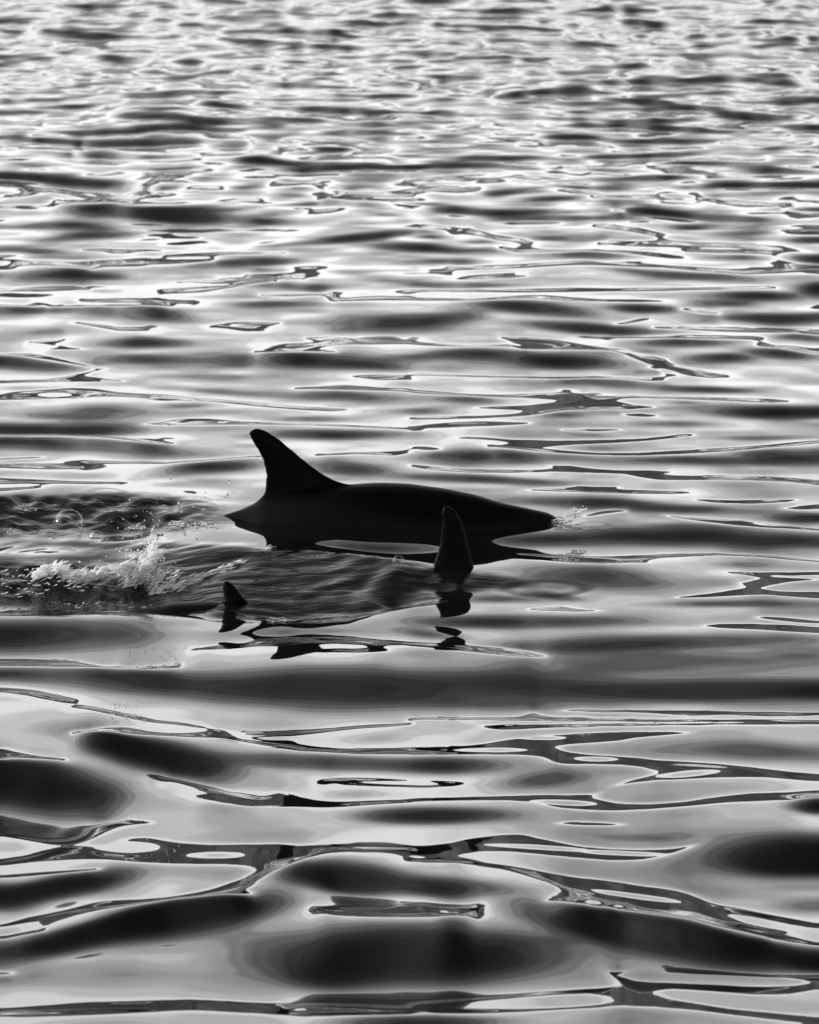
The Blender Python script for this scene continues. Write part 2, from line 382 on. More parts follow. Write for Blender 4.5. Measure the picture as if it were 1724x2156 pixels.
# dark backs of waves that mirror the far shore: outlines at twice picture scale, after the corner of their sheet
BACKS = """
@0 1300
805,137 900,122 1000,112 1060,108 1090,92 1200,84 1350,83 1480,88 1600,100 1724,108 1724,118 1640,115 1600,125 1640,145 1560,150 1450,148 1345,143 1400,138 1500,137 1565,130 1540,118 1420,110 1300,112 1220,120 1150,125 1085,123 1000,132 900,137
0,178 150,178 300,185 380,195 480,208 600,208 770,210 700,220 600,222 400,222 200,218 0,214
290,380 370,378 440,390 560,415 650,435 760,445 880,464 860,470 740,450 640,444 560,432 440,408 370,392
880,468 950,475 1010,512 1100,520 1200,520 1250,535 1330,545 1450,553 1724,550 1724,575 1500,575 1300,563 1150,545 1000,520 900,508 760,502 620,500 500,492 400,492 290,493 350,478 430,466 540,466 620,483 720,490 820,488 870,480
1000,490 1080,500 1200,498 1350,485 1500,470 1724,455 1724,446 1500,459 1300,476 1100,486
0,555 40,562 110,580 180,590 250,597 285,612 200,604 90,597 30,594 0,606
600,655 700,680 800,700 900,715 1000,735 1080,752 1130,750 1155,740 1145,728 1165,730 1200,738 1260,758 1330,772 1450,775 1600,770 1724,766 1724,776 1550,785 1400,797 1200,797 1050,795 930,785 860,772 822,755 830,745 880,745 800,715 700,690
1345,685 1380,675 1500,675 1724,683 1724,690 1600,688 1510,687 1510,695 1600,702 1724,705 1724,712 1600,708 1450,703 1370,698
@862 1300
0,106 100,108 250,117 400,127 520,142 580,163 500,166 400,160 250,145 100,132 0,122
1235,35 1300,26 1450,26 1600,30 1724,40 1724,68 1600,62 1450,52 1300,47
450,418 500,405 515,388 530,400 550,410 600,415 800,420 1000,425 1200,430 1724,430 1724,441 1300,441 1000,437 700,434 500,438 200,431 0,433 0,425
600,392 700,385 900,388 1200,395 1724,400 1724,412 1500,415 1350,412 1150,408 950,400 800,400 700,395
300,458 400,450 600,447 900,442 1200,446 1724,443 1724,452 1400,453 1100,456 800,460 600,466 480,473 390,476 330,470
1195,485 1100,478 900,478 700,485 500,500 400,515 300,535 200,545 0,548 0,578 200,577 450,580 560,588 600,612 650,620 760,618 900,622 980,630 1030,648 1000,665 930,680 860,705 790,735 700,742 550,745 350,752 150,758 0,762 0,771 250,769 420,772 540,784 640,805 760,815 900,815 1050,808 1200,795 1350,780 1500,772 1600,768 1724,752 1724,728 1600,735 1450,738 1300,752 1150,772 1000,780 880,778 800,762 790,745 830,715 920,700 1050,688 1200,680 1350,675 1500,672 1724,688 1724,660 1600,650 1450,632 1300,615 1100,600 900,582 760,575 650,560 630,545 680,535 780,528 900,520 950,508 1050,500 1150,492
0,688 110,688 180,689 240,697 200,711 100,713 0,713
@0 1725
650,20 600,10 520,12 430,20 380,40 350,65 300,85 240,85 175,90 180,103 230,112 290,113 350,100 400,85 450,60 500,38 560,25
0,178 60,165 130,155 180,138 260,120 370,118 440,112 500,100 550,82 620,78 680,85 760,98 900,105 1020,100 1150,98 1300,105 1450,110 1600,110 1724,112 1724,126 1500,124 1400,130 1330,145 1250,180 1180,205 1120,235 1070,265 1045,300 1080,320 980,325 850,335 700,345 620,340 750,318 880,290 960,262 1030,245 1075,215 1020,198 900,190 700,187 560,178 450,170 300,170 150,180 0,200
0,241 200,223 420,203 420,213 200,234 0,252
420,345 530,335 650,332 700,345 560,370 400,388 250,405 100,440 0,464 0,448 120,424 300,384
200,468 100,478 0,495 0,515 80,495 170,478
1305,372 1340,363 1550,366 1724,354 1724,346 1862,346 2000,350 2029,360 1994,388 2004,403 1862,407 1600,408 1400,403 1340,390
0,645 40,645 72,652 40,660 0,665
0,800 150,790 350,775 600,768 800,758 950,762 1100,770 1280,780 1220,795 1215,810 1400,814 1724,812 1724,820 1400,825 1215,822 1100,824 900,814 700,810 450,820 200,830 0,832
0,66 90,74 170,88 200,104 150,96 60,80
@862 1725
600,15 680,5 800,8 940,18 850,28 700,27
0,112 80,110 160,98 250,80 380,65 470,60 560,80 700,105 850,120 1000,122 1120,112 1225,100 1160,130 1080,155 980,172 850,175 700,165 550,148 430,135 300,132 210,148 300,180 420,195 560,220 700,238 850,255 1000,278 1120,290 1190,308 1260,345 1400,375 1550,410 1724,445 1724,458 1550,427 1400,402 1330,395 1390,430 1500,455 1590,475 1500,477 1350,452 1200,424 1150,420 1000,400 850,375 700,355 570,342 600,320 632,295 600,270 520,240 400,208 250,185 100,175 0,172 0,160 100,165 60,150 0,146
1140,412 1300,432 1500,477 1724,522 1724,536 1500,496 1300,457
835,650 860,638 905,638 895,658 940,680 1050,690 1250,700 1450,708 1620,705 1690,690 1640,675 1500,667 1300,655 1100,645 1100,638 1300,648 1500,660 1724,660 1724,718 1600,740 1450,742 1250,728 1100,718 1040,728 1080,755 1200,775 1350,800 1500,815 1724,838 1724,864 1600,854 1400,832 1200,807 1050,797 900,792 750,797 550,806 300,812 100,814 100,803 400,800 600,792 780,780 840,770 820,745 760,735 500,745 200,765 0,782 0,768 250,750 500,726 700,713 800,708 850,700 850,680
@862 870
170,105 250,101 400,108 600,116 800,110 980,106 1080,96 1130,88 1195,86 1190,96 1100,107 1000,117 850,127 700,134 600,141 545,148 650,156 800,166 950,166 1150,156 1400,140 1550,128 1724,114 1724,126 1550,142 1350,160 1150,172 950,180 800,178 650,170 500,157 380,147 330,140 390,132 410,122 350,112
0,214 100,224 250,237 400,241 560,239 600,233 595,220 680,220 760,231 880,239 1000,239 1105,246 1060,257 1120,264 1300,262 1500,264 1640,274 1724,282 1724,304 1600,289 1400,283 1200,281 1050,281 960,269 900,256 750,252 600,248 400,252 250,252 100,240 0,226
470,325 560,319 660,314 700,306 890,308 880,319 1000,324 1200,333 1100,339 900,341 750,337 650,332
1190,364 1350,365 1500,364 1645,362 1600,373 1450,382 1300,378
1560,401 1640,389 1724,382 1724,402 1640,407
1050,429 1200,440 1400,450 1600,473 1724,488 1724,495 1500,482 1350,470 1250,457 1150,444
415,590 440,588 600,596 850,603 1010,598 1300,590 1500,596 1600,608 1724,622 1724,628 1590,618 1450,606 1300,600 1050,609 1010,618 1000,630 930,629 800,633 650,626 500,616 415,606
1320,670 1450,667 1600,669 1724,667 1724,682 1600,686 1500,681 1550,690 1650,695 1724,700 1600,712 1530,725 1490,738 1550,750 1724,752 1724,781 1600,773 1500,766 1400,769 1250,777 1100,777 1180,768 1300,755 1400,738 1390,715 1470,692 1400,680
480,825 560,817 640,811 700,824 840,832 700,837 560,832
620,70 700,65 850,65 915,70 800,77 680,76
0,18 300,13 500,2 500,10 300,24 0,30
0,62 60,66 50,76 0,78
@0 870
580,42 680,36 760,22 880,22 1050,38 1300,44 1724,64 1724,70 1300,50 1050,48 900,48 700,46
0,90 200,88 450,94 600,108 750,126 600,122 450,106 250,97 0,97
0,212 120,212 240,214 300,226 362,232 250,236 100,234 0,230
0,190 100,186 230,186 120,192 0,198
240,206 500,204 720,203 900,190 1010,182 1100,178 1100,184 1000,190 850,203 700,210 450,210
0,272 80,276 250,284 450,290 580,292 400,298 200,296 0,300
0,316 120,312 190,312 120,322 0,332
1300,178 1450,166 1600,164 1690,158 1724,148 1724,170 1660,180 1600,176 1500,172 1400,178
@862 450
380,520 480,520 600,530 720,550 830,565 900,570 960,590 1040,600 1080,610 1100,630 1160,645 1230,665 1340,685 1280,691 1180,684 1100,662 1040,650 1070,668 1135,680 1090,690 1080,705 1000,706 920,696 980,692 1060,685 1060,668 1000,648 1020,640 960,617 900,592 850,580 700,574 600,572 480,572 440,562 475,555 440,545
0,741 100,747 250,759 400,764 500,759 620,752 635,738 700,740 720,755 800,764 900,766 1100,768 1400,778 1520,780 1600,790 1520,796 1300,787 1100,780 900,777 870,785 950,805 1050,815 950,823 800,826 650,831 500,852 380,860 250,860 450,842 480,830 250,820 350,814 500,807 590,795 610,785 500,777 350,774 200,770 80,762 0,757
480,344 560,343 680,353 800,361 950,361 1085,370 950,374 800,370 650,367 500,355 400,362 250,368 0,364 0,354 250,357 400,349
890,843 970,839 1055,850 1000,857 920,853
190,272 250,258 330,254 450,248 440,259 515,262 400,273 280,272
800,118 830,107 950,117 1040,120 1000,131 900,131
0,672 300,682 600,688 900,687 1070,694 1080,704 900,698 600,697 300,690 0,680
0,540 120,546 250,552 400,552 480,558 250,562 100,558 0,550
@0 450
0,764 60,749 150,744 300,731 400,734 500,751 700,764 900,779 1100,794 1250,811 1480,826 1400,832 1250,827 1100,812 900,792 700,780 500,767 400,767 340,770 200,777 60,782 0,784
1070,582 1110,568 1200,550 1350,542 1280,524 1400,516 1550,528 1724,533 1724,549 1500,551 1390,551 1330,565 1430,582 1250,582
0,587 100,589 220,604 330,629 440,652 420,661 360,680 450,695 550,702 350,706 250,704 0,714 0,704 200,698 280,685 370,665 400,650 330,639 200,616 100,602 0,597
100,540 230,533 280,528 250,550 300,565 400,574 200,574 230,560 180,547
940,270 1040,264 1060,254 1150,254 1190,244 1240,255 1280,268 1130,278 1180,282 1100,295 1000,310 850,332 690,332 680,318 800,311 950,304 990,295 800,290 700,292 780,284 920,279
1225,735 1300,729 1450,721 1600,731 1724,736 1724,752 1550,747 1400,743
1480,685 1560,679 1724,676 1724,702 1600,702
880,478 950,461 1020,456 1190,459 1120,480 1110,494 1030,494 950,483
"""
ISLANDS = "265 1785 55 12 0;450 1800 45 5 0;800 1916 110 5 0;115 830 45 6 0;350 1533 70 6 0;830 1646 80 3 0;1140 1553 40 3 -1;1255 1597 40 4 0;1455 1628 55 5 -5;1010 1579 90 4 0;1182 1689 60 4 2;1110 1782 110 4 3;1312 1795 75 3 2;1337 1885 100 4 7;1252 1899 16 5 0;1307 1907 16 4 0;862 1910 55 7 0;890 1650 40 4 0;1012 2114 120 5 -2;1400 1372 0.1 0.1 0"
E_BASE, E_TROUGH = 9.2, 1.0
MX, MY = 360, 240              # margin around the picture that still follows the same list (mirrored)


def box_blur(a, rx, ry, times=2):
    for _ in range(times):
        for ax, r in ((1, rx), (0, ry)):
            if r < 1:
                continue
            pad = [(0, 0), (0, 0)]; pad[ax] = (r + 1, r)
            c = np.cumsum(np.pad(a, pad, mode='edge'), axis=ax, dtype=np.float64)
            n = 2 * r + 1
            a = ((c[:, n:] - c[:, :-n]) if ax == 1 else (c[n:] - c[:-n])).astype(np.float32) / n
    return a


def fill(dst, pts):
    P = np.array(pts, np.float32)
    x0, y0 = np.floor(P.min(0)).astype(int) - 1; x1, y1 = np.ceil(P.max(0)).astype(int) + 2
    x0, y0 = max(x0, 0), max(y0, 0); x1, y1 = min(x1, dst.shape[1]), min(y1, dst.shape[0])
    if x0 >= x1 or y0 >= y1:
        return
    X, Y = np.meshgrid(np.arange(x0, x1) + 0.31, np.arange(y0, y1) + 0.29)
    ins = np.zeros(X.shape, bool)
    for (ax, ay), (bx, by) in zip(P, np.roll(P, -1, 0)):
        if ay == by:
            continue
        ins ^= ((ay > Y) != (by > Y)) & (X < (bx - ax) * (Y - ay) / (by - ay) + ax)
    dst[y0:y1, x0:x1][ins] = 1.0


def design():
    W, Hh = int(IMG_W) + 2 * MX, int(IMG_H) + 2 * MY
    E = np.zeros((Hh, W), np.float32)
    T = np.zeros((Hh, W), np.float32)

    def gauss(dst, u, v, rx, ry, tilt, amp, k=1.6, mode='add', pw=1.0):
        u += MX; v += MY
        ext_x, ext_y = rx * 1.9 + 4, ry * 1.9 + 4 + rx * 1.9 * abs(math.sin(R(tilt)))
        x0, x1 = max(0, int(u - ext_x)), min(W, int(u + ext_x) + 1)
        y0, y1 = max(0, int(v - ext_y)), min(Hh, int(v + ext_y) + 1)
        if x0 >= x1 or y0 >= y1:
            return
        X, Y = np.meshgrid(np.arange(x0, x1) - u, np.arange(y0, y1) - v)
        c, s = math.cos(R(tilt)), math.sin(R(tilt))
        r2 = ((X * c + Y * s) / rx) ** 2 + ((-X * s + Y * c) / ry) ** 2
        g = amp * np.exp(-k * r2 ** pw).astype(np.float32)
        d = dst[y0:y1, x0:x1]
        if mode == 'add':      # soft union, so that neighbours merge instead of piling up
            d[:] = np.sqrt(d * d + g * g) if amp > 0 else d + g
        else:
            d[:] = np.maximum(d, g)

    def mirrored(u, v):
        for uu in (u, -u, 2 * IMG_W - u):
            for vv in (v, 2 * IMG_H - v):
                if -MX < uu < IMG_W + MX and vv < IMG_H + MY:
                    yield uu, vv, (1 if uu == u else -1) * (1 if vv == v else -1)

    for item in FACES.replace('\n', ';').split(';'):
        p = [float(q) for q in item.split()]
        if len(p) == 6:
            for uu, vv, sg in mirrored(p[0], p[1]):
                amp = p[5] * (1 + 0.48 * smooth(1250, 1900, p[1]) + 0.35 * smooth(620, 300, p[1])) if p[5] > 17 else p[5]
                sh = 1.0 - 0.03 * float(smooth(1250, 1900, p[1])) + 0.12 * float(smooth(620, 300, p[1]))
                gauss(E, uu, vv, p[2] * sh, p[3] * sh, p[4] * sg, float(amp), pw=1.0 + 0.25 * float(smooth(1150, 1600, p[1])))
    POLY = np.zeros((Hh, W), np.float32)
    ox = oy = 0.0
    for line in BACKS.strip().split('\n'):
        if line[0] == '@':
            ox, oy = (float(q) for q in line[1:].split()); continue
        pts = [(float(a) / 2 + ox, float(b) / 2 + oy) for a, b in (q.split(',') for q in line.split())]
        for fx in (0, 1, 2):
            for fy in (0, 1):
                fill(POLY, [((u, -u, 2 * IMG_W - u)[fx] + MX, (v, 2 * IMG_H - v)[fy] + MY) for u, v in pts])
    near = box_blur(POLY, 10, 6)

    for item in TROUGHS.replace('\n', ';').split(';'):
        p = [float(q) for q in item.split()]
        if len(p) < 5:
            continue
        w = p[0]
        pts = list(zip(p[1::2], p[2::2]))
        mid = [(a[0] + (b[0] - a[0]) * k / 4, a[1] + (b[1] - a[1]) * k / 4) for a, b in zip(pts, pts[1:]) for k in range(5)]
        if np.mean([near[int(q[1]) + MY, int(q[0]) + MX] > 0.08 for q in mid]) > 0.4:
            continue               # already outlined as a back
        total = sum(math.dist(a, b) for a, b in zip(pts, pts[1:]))
        run = 0.0
        for a, b in zip(pts, pts[1:]):
            seg = math.dist(a, b)
            n = max(2, int(seg / (w * 1.3)))
            for i in range(n):
                f = (i + 0.5) / n
                g = (run + f * seg) / total
                ww = w * (0.55 + 0.45 * math.sin(math.pi * min(max(g, 0.0), 1.0)) ** 0.6)
                for uu, vv, sg in mirrored(a[0] + (b[0] - a[0]) * f, a[1] + (b[1] - a[1]) * f):
                    gauss(T, uu, vv, w * 2.4, ww * 1.5, 0, 1.0, 0.9, 'max')
            run += seg
    T = np.maximum(np.clip(T, 0, 1), np.clip(box_blur(POLY, 2, 1) * 1.15, 0, 1))
    for item in ISLANDS.split(';'):
        p = [float(q) for q in item.split()]
        isl = np.zeros_like(T)
        gauss(isl, p[0], p[1], p[2], p[3], p[4], 1.0, 1.1, 'max')
        T *= 1 - np.clip(isl * 1.3, 0, 1)
    X, Y = np.meshgrid(np.arange(W, dtype=np.float32) - MX, np.arange(Hh, dtype=np.float32) - MY)
    per = np.clip((Y + 720) / 1840, 0.39, 1.6)
    yy = 1840 * np.log((Y + 900) / 900)            # rows spaced so that the same waves shrink with distance
    base = E_BASE - 2.0 * smooth(1250, 1700, Y) + 2.5 * value_noise(X / (150 * per) + 3, yy / 30 + 9, 5)
    mid = smooth(1500, 900, Y)
    base += (0.35 + 0.65 * mid) * (4.5 * value_noise((X - 862) / (150 * per) + 40, yy / 17, 6) + 3.0 * value_noise((X - 862) / (90 * per) + 70, yy / 9, 7))
    base -= np.clip(4.5 * box_blur(np.clip(T, 0, 1), 26, 7), 0, 3.6)
    # wind texture far out
    far = smooth(760, 40, Y)
    chop = value_noise((X - 862) / (140 * per), yy / 11, 21) + 0.6 * value_noise((X - 862) / (75 * per), yy / 6, 22)
    base = np.maximum(base, 6.2 + 0.2 * (base - 6.2))
    base += far * (8 + 17 * chop)
    Tc = np.clip(T, 0, 1)
    lowr = smooth(950, 1500, Y)
    rim = np.clip(box_blur(Tc, 9, 3) * 2.6, 0, 1) * (1 - lowr) + np.clip(box_blur(Tc, 24, 8) * 2.6, 0, 1) * lowr
    rim *= (0.62 + 0.30 * value_noise(X / (120 * per), yy / 24, 8)) * smooth(250, 600, Y)
    tw = np.clip(T, 0, 1)
    tw = tw * tw * (3 - 2 * tw)
    Eo = (base + E) * (1 - rim) + 5.6 * rim
    Eo = Eo * (1 - tw) + E_TROUGH * tw

    # churned wakes of the three animals
    def band(x0, x1, fade, ya, yb, yfade):
        yc_a = np.interp(X[0], ya[0], ya[1]); yc_b = np.interp(X[0], yb[0], yb[1])
        return smooth(x1, x1 - fade, X) * smooth(yc_a[None] - yfade, yc_a[None] + yfade, Y) * smooth(yc_b[None] + yfade, yc_b[None] - yfade, Y)
    wake1 = band(0, 520, 240, ((-400, 0, 250, 420, 520), (1058, 1052, 1045, 1050, 1085)), ((-400, 0, 200, 420, 520), (1130, 1126, 1122, 1112, 1105)), 13)
    wake2 = band(0, 460, 200, ((-400, 0, 250, 430), (1185, 1186, 1190, 1215)), ((-400, 0, 250, 430), (1268, 1262, 1262, 1262)), 14)
    churn = (value_noise(X / 26, Y / 5.5, 31) + 0.7 * value_noise(X / 13, Y / 3.2, 32) + 0.8 * value_noise(X / 60, Y / 11, 33))
    for wk, mean, amp in ((wake1, 40, 27), (wake2, 44, 27)):
        Eo = Eo * (1 - wk) + (mean + amp * churn) * wk
    # fine drawn-out ripples on the water lifted over the near animal
    dome = band(0, 1170, 200, ((0, 300, 500, 700, 900, 1000, 1120), (1140, 1145, 1152, 1158, 1190, 1205, 1215)),
                ((0, 300, 450, 620, 760, 945, 1000, 1120), (1270, 1285, 1300, 1304, 1292, 1258, 1240, 1235)), 8) * smooth(150, 420, X)
    sh = Y + 0.18 * (X - 650) * smooth(1290, 1180, Y) - 0.10 * (X - 400) * smooth(1200, 1290, Y)
    rip = value_noise(X / 70, sh / 6.0, 41) + 0.6 * value_noise(X / 36, sh / 3.2, 42)
    Eo = Eo * (1 - 0.75 * dome) + 0.75 * dome * (37 + 24 * rip)
    streak = smooth(200, 0, np.abs(X - 100) - 200) * smooth(1128, 1140, Y) * smooth(1190, 1178, Y)
    Eo += streak * 7 * rip
    # rings left by single drops
    for (u, v, r) in ((1147, 1238, 95), (1250, 1105, 34), (1252, 1119, 24), (40, 1105, 40), (225, 1035, 40), (420, 1062, 34), (345, 1078, 30),
                      (300, 1040, 26), (455, 1048, 26), (120, 1050, 30)):
        d = np.sqrt(((X - u) / r) ** 2 + ((Y - v) / (r * 0.19)) ** 2)
        Eo += 9 * np.sin(d * 9.0) * np.exp(-((d - 0.85) / 0.28) ** 2)
    cls = np.where(tw > 0.55, -1, np.where(E > 26, 1, 0)).astype(np.int8)
    return Eo, cls, np.clip(dome, 0, 1), np.clip(wake1 + wake2, 0, 1)


E_IMG, CLS, DOME, WAKE = design()
GX0, GX1, GY0, GY1, GD = -3.84, 3.84, 9.2, 47.0, 0.0125
gx = np.arange(GX0, GX1, GD, dtype=np.float32)
gy = np.arange(GY0, GY1, GD, dtype=np.float32)


def sample(img, u, v):
    u = np.clip(u + MX, 0, img.shape[1] - 1.01); v = np.clip(v + MY, 0, img.shape[0] - 1.01)
    ui = u.astype(np.int32); vi = v.astype(np.int32)
    if img.dtype == np.int8:
        return img[vi, ui]
    fu = u - ui; fv = v - vi
    return (img[vi, ui] * (1 - fu) + img[vi, ui + 1] * fu) * (1 - fv) + (img[vi + 1, ui] * (1 - fu) + img[vi + 1, ui + 1] * fu) * fv


def build_heights():
    X, Y = np.meshgrid(gx, gy)
    h = np.zeros_like(X)
    kx = 2 * np.pi * np.fft.rfftfreq(len(gx), GD).astype(np.float32)[None]
    ky = 2 * np.pi * np.fft.fftfreq(len(gy), GD).astype(np.float32)[:, None]
    den = ky ** 2 + 0.02 * kx ** 2 + (2 * np.pi / 16.0) ** 2
    den *= 1 + (ky / 180.0) ** 4
    win = smooth(GY0, GY0 + 0.5, Y) * smooth(GY1, GY1 - 1.0, Y) * smooth(0, 0.25, X - GX0) * smooth(0, 0.25, GX1 - X)
    sa = None
    push = np.zeros_like(X)
    for it in range(11):
        u, v = project(X, Y, h)
        e = sample(E_IMG, u, v)
        alpha = np.degrees(np.arctan2(CAM_H - h, Y))
        s = np.tan(np.radians(np.clip((e - alpha) / 2, -16, 21)))
        if sa is not None:
            c = sample(CLS, u, v)
            push = np.clip(np.where(c < 0, push + 0.35 * np.minimum(s + 0.012 - sa, 0), 0.5 * push), -0.07, 0)
            s = np.where(c < 0, np.clip(np.minimum(s, sa), -0.30, None) + push, s)
            s = np.where(c > 0, np.clip(np.maximum(s, sa), None, 0.39), s)
        S = np.fft.rfft2(s * win)
        hh = np.fft.irfft2(-1j * ky * S / den, s=s.shape).astype(np.float32)
        h = hh if it == 0 else 0.4 * h + 0.6 * hh
        sa = np.gradient(h, GD, axis=0)
    return h


H_GRID = build_heights()


def wave_field(X, Y):
    """open water outside the picture: a spread of short smooth waves"""
    r = np.random.default_rng(3)
    h = np.zeros_like(X)
    for _ in range(46):
        lam = r.uniform(0.32, 1.2)
        th = r.normal(0, 0.38) + math.pi / 2
        k = 2 * math.pi / lam
        a = 0.0036 * lam ** 1.0
        h += a * np.sin(k * (math.cos(th) * X + math.sin(th) * Y) + r.uniform(0, 6.283)).astype(np.float32)
    return h


def designed_height(X, Y):
    fx = np.clip((X - GX0) / GD, 0, len(gx) - 1.01); fy = np.clip((Y - GY0) / GD, 0, len(gy) - 1.01)
    xi = fx.astype(np.int32); yi = fy.astype(np.int32); fx = fx - xi; fy = fy - yi
    return (H_GRID[yi, xi] * (1 - fx) + H_GRID[yi, xi + 1] * fx) * (1 - fy) + (H_GRID[yi + 1, xi] * (1 - fx) + H_GRID[yi + 1, xi + 1] * fx) * fy


def water_height(X, Y):
    X = np.asarray(X, np.float32); Y = np.asarray(Y, np.float32)
    hd = designed_height(X, Y)
    u, v = project(X, Y, 0.0 * X)
    w = smooth(-MX + 10, -MX + 300, u) * smooth(IMG_W + MX - 10, IMG_W + MX - 300, u) * smooth(IMG_H + MY - 20, IMG_H + MY - 140, v)
    w *= smooth(0, 0.5, X - GX0) * smooth(0, 0.5, GX1 - X) * smooth(GY1 - 0.3, GY1 - 2.5, Y) * (Y > 2)
    fade = smooth(90, 50, Y) * smooth(60, 20, np.abs(X)) * smooth(-40, -10, Y)
    return (hd * w + wave_field(X, Y) * (1 - w)) * fade


def surface_at(u, v):
    p = on_water(u, v)
    for _ in range(6):
        z = float(water_height(np.array([p.x]), np.array([p.y]))[0])
        p = on_water(u, v, z)
    return p


def axis(marks):
    """marks: list of (position, spacing there); spacing varies linearly in between"""
    out = [marks[0][0]]
    for (a, da), (b, db) in zip(marks, marks[1:]):
        p = a
        while p < b:
            f = (p - a) / (b - a)
            p += da + (db - da) * f
            if p < b - 0.3 * db:
                out.append(p)
        out.append(b)
    return np.array(out, np.float32)


xs_r = axis([(0, 0.0125), (1.6, 0.0125), (3.9, 0.028), (7.0, 0.06), (14, 0.5), (60, 8), (4000, 900)])
xs = np.concatenate([-xs_r[:0:-1], xs_r])
ys = axis([(-3000, 900), (-40, 8), (2, 0.5), (8.6, 0.06), (9.6, 0.015), (14.2, 0.015), (14.9, 0.010), (18.4, 0.010), (26, 0.022), (46, 0.05), (56, 0.3), (90, 3), (4000, 600)])
XX, YY = np.meshgrid(xs, ys)
ZZ = water_height(XX, YY)
nx, ny = len(xs), len(ys)
print('sea grid', nx, ny, nx * ny)
me = bpy.data.meshes.new('sea')
me.vertices.add(nx * ny)
me.vertices.foreach_set('co', np.stack([XX, YY, ZZ], -1).astype(np.float32).ravel())
idx = np.arange(nx * ny, dtype=np.int32).reshape(ny, nx)
quads = np.stack([idx[:-1, :-1], idx[:-1, 1:], idx[1:, 1:], idx[1:, :-1]], -1).reshape(-1)
nf = (nx - 1) * (ny - 1)
me.loops.add(nf * 4)
me.loops.foreach_set('vertex_index', quads)
me.polygons.add(nf)
me.polygons.foreach_set('loop_start', np.arange(0, nf * 4, 4, dtype=np.int32))
me.update(calc_edges=True)
UU, VV = project(XX, YY, ZZ)
inside = (YY > 9) & (YY < 40)
for nm, img in (('streaky', DOME), ('churned', WAKE)):
    at = me.attributes.new(nm, 'FLOAT', 'POINT')
    at.data.foreach_set('value', (np.where(inside, sample(img, UU, VV), 0) * smooth(-MX, -MX + 150, UU)).astype(np.float32).ravel())
link('sea', me, WATER, label='glassy rippled sea reflecting bright sky and dark shore', category='water', kind='structure')

# wooded shore across the bay, which the wave backs mirror
n_az, prof = 220, ((-30, 0.0), (0, 0.25), (60, 0.7), (160, 1.0), (320, 0.75), (500, 0.0))
verts, faces = [], []
for i in range(n_az + 1):
    az = R(-100 + 200 * i / n_az)
    top = 101 + 7 * math.sin(az * 5 + 1) + 6 * math.sin(az * 13) + rnd.uniform(-2.5, 2.5)
    for off, f in prof:
        r_ = 1400 + off + rnd.uniform(-12, 12)
        verts.append((math.sin(az) * r_, math.cos(az) * r_, top * f - 1.5 + (rnd.uniform(-2, 2) if 0 < f < 1 else 0)))
m_ = len(prof)
for i in range(n_az):
    for j in range(m_ - 1):
        a = i * m_ + j
        faces.append((a, a + m_, a + m_ + 1, a + 1))
me = bpy.data.meshes.new('hills'); me.from_pydata(verts, [], faces); me.update()
link('hills', me, HILL, label='dark wooded hills along the far shore', category='hills', kind='structure')


# ------------------------------------------------------------------ dolphins
def loft(bm, rings):
    prev = None
    for ring in rings:
        cur = [bm.verts.new(p) for p in ring]
        if prev:
            n = len(cur)
            for i in range(n):
                bm.faces.new((prev[i], prev[(i + 1) % n], cur[(i + 1) % n], cur[i]))
        else:
            bm.faces.new(list(reversed(cur)))
        prev = cur
    bm.faces.new(prev)


def interp(table, x, c):
    return float(np.interp(x, [t[0] for t in table], [t[c] for t in table]))


BODY = [  # x, top, thickness, half width : an animal arching through the surface, beak under water
    (-1.20, -0.345, 0.060, 0.020), (-1.10, -0.295, 0.095, 0.030), (-0.95, -0.215, 0.130, 0.040), (-0.75, -0.045, 0.180, 0.052), (-0.62, 0.018, 0.225, 0.058),
    (-0.50, 0.055, 0.285, 0.088), (-0.415, 0.094, 0.320, 0.125), (-0.30, 0.124, 0.360, 0.150), (-0.20, 0.138, 0.390, 0.168), (-0.10, 0.147, 0.410, 0.180),
    (0.0, 0.153, 0.410, 0.185), (0.10, 0.149, 0.400, 0.182), (0.24, 0.130, 0.365, 0.168), (0.34, 0.109, 0.330, 0.152), (0.44, 0.078, 0.285, 0.130),
    (0.50, 0.066, 0.260, 0.120), (0.555, 0.054, 0.235, 0.110), (0.60, 0.044, 0.205, 0.098), (0.635, 0.026, 0.160, 0.080), (0.66, -0.008, 0.105, 0.056),
    (0.72, -0.060, 0.066, 0.034), (0.78, -0.074, 0.048, 0.026), (0.805, -0.084, 0.026, 0.014)]
FIN_MAIN = dict(lead=[(800, 1045), (752, 1023), (712, 1013), (680, 997), (650, 975), (620, 950), (590, 924), (562, 906), (546, 901)],
                trail=[(485, 1098), (532, 1063), (554, 1038), (559, 1003), (553, 970), (543, 950), (527, 926), (520, 911), (530, 902)])


def fin_section(bm, lead, trail, thick0, thick1):
    n = len(lead)
    rings = []
    for i in range(n):
        (lx, lz), (tx, tz) = lead[i], trail[i]
        f = i / (n - 1)
        th = thick0 + (thick1 - thick0) * f
        ring = []
        for k in range(14):
            a = 2 * math.pi * k / 14
            c = 0.5 + 0.5 * math.cos(a)
            w = th * math.sin(a) * (0.55 + 0.45 * c)
            ring.append((tx + (lx - tx) * c, w, tz + (lz - tz) * c))
        rings.append(ring)
    loft(bm, rings)


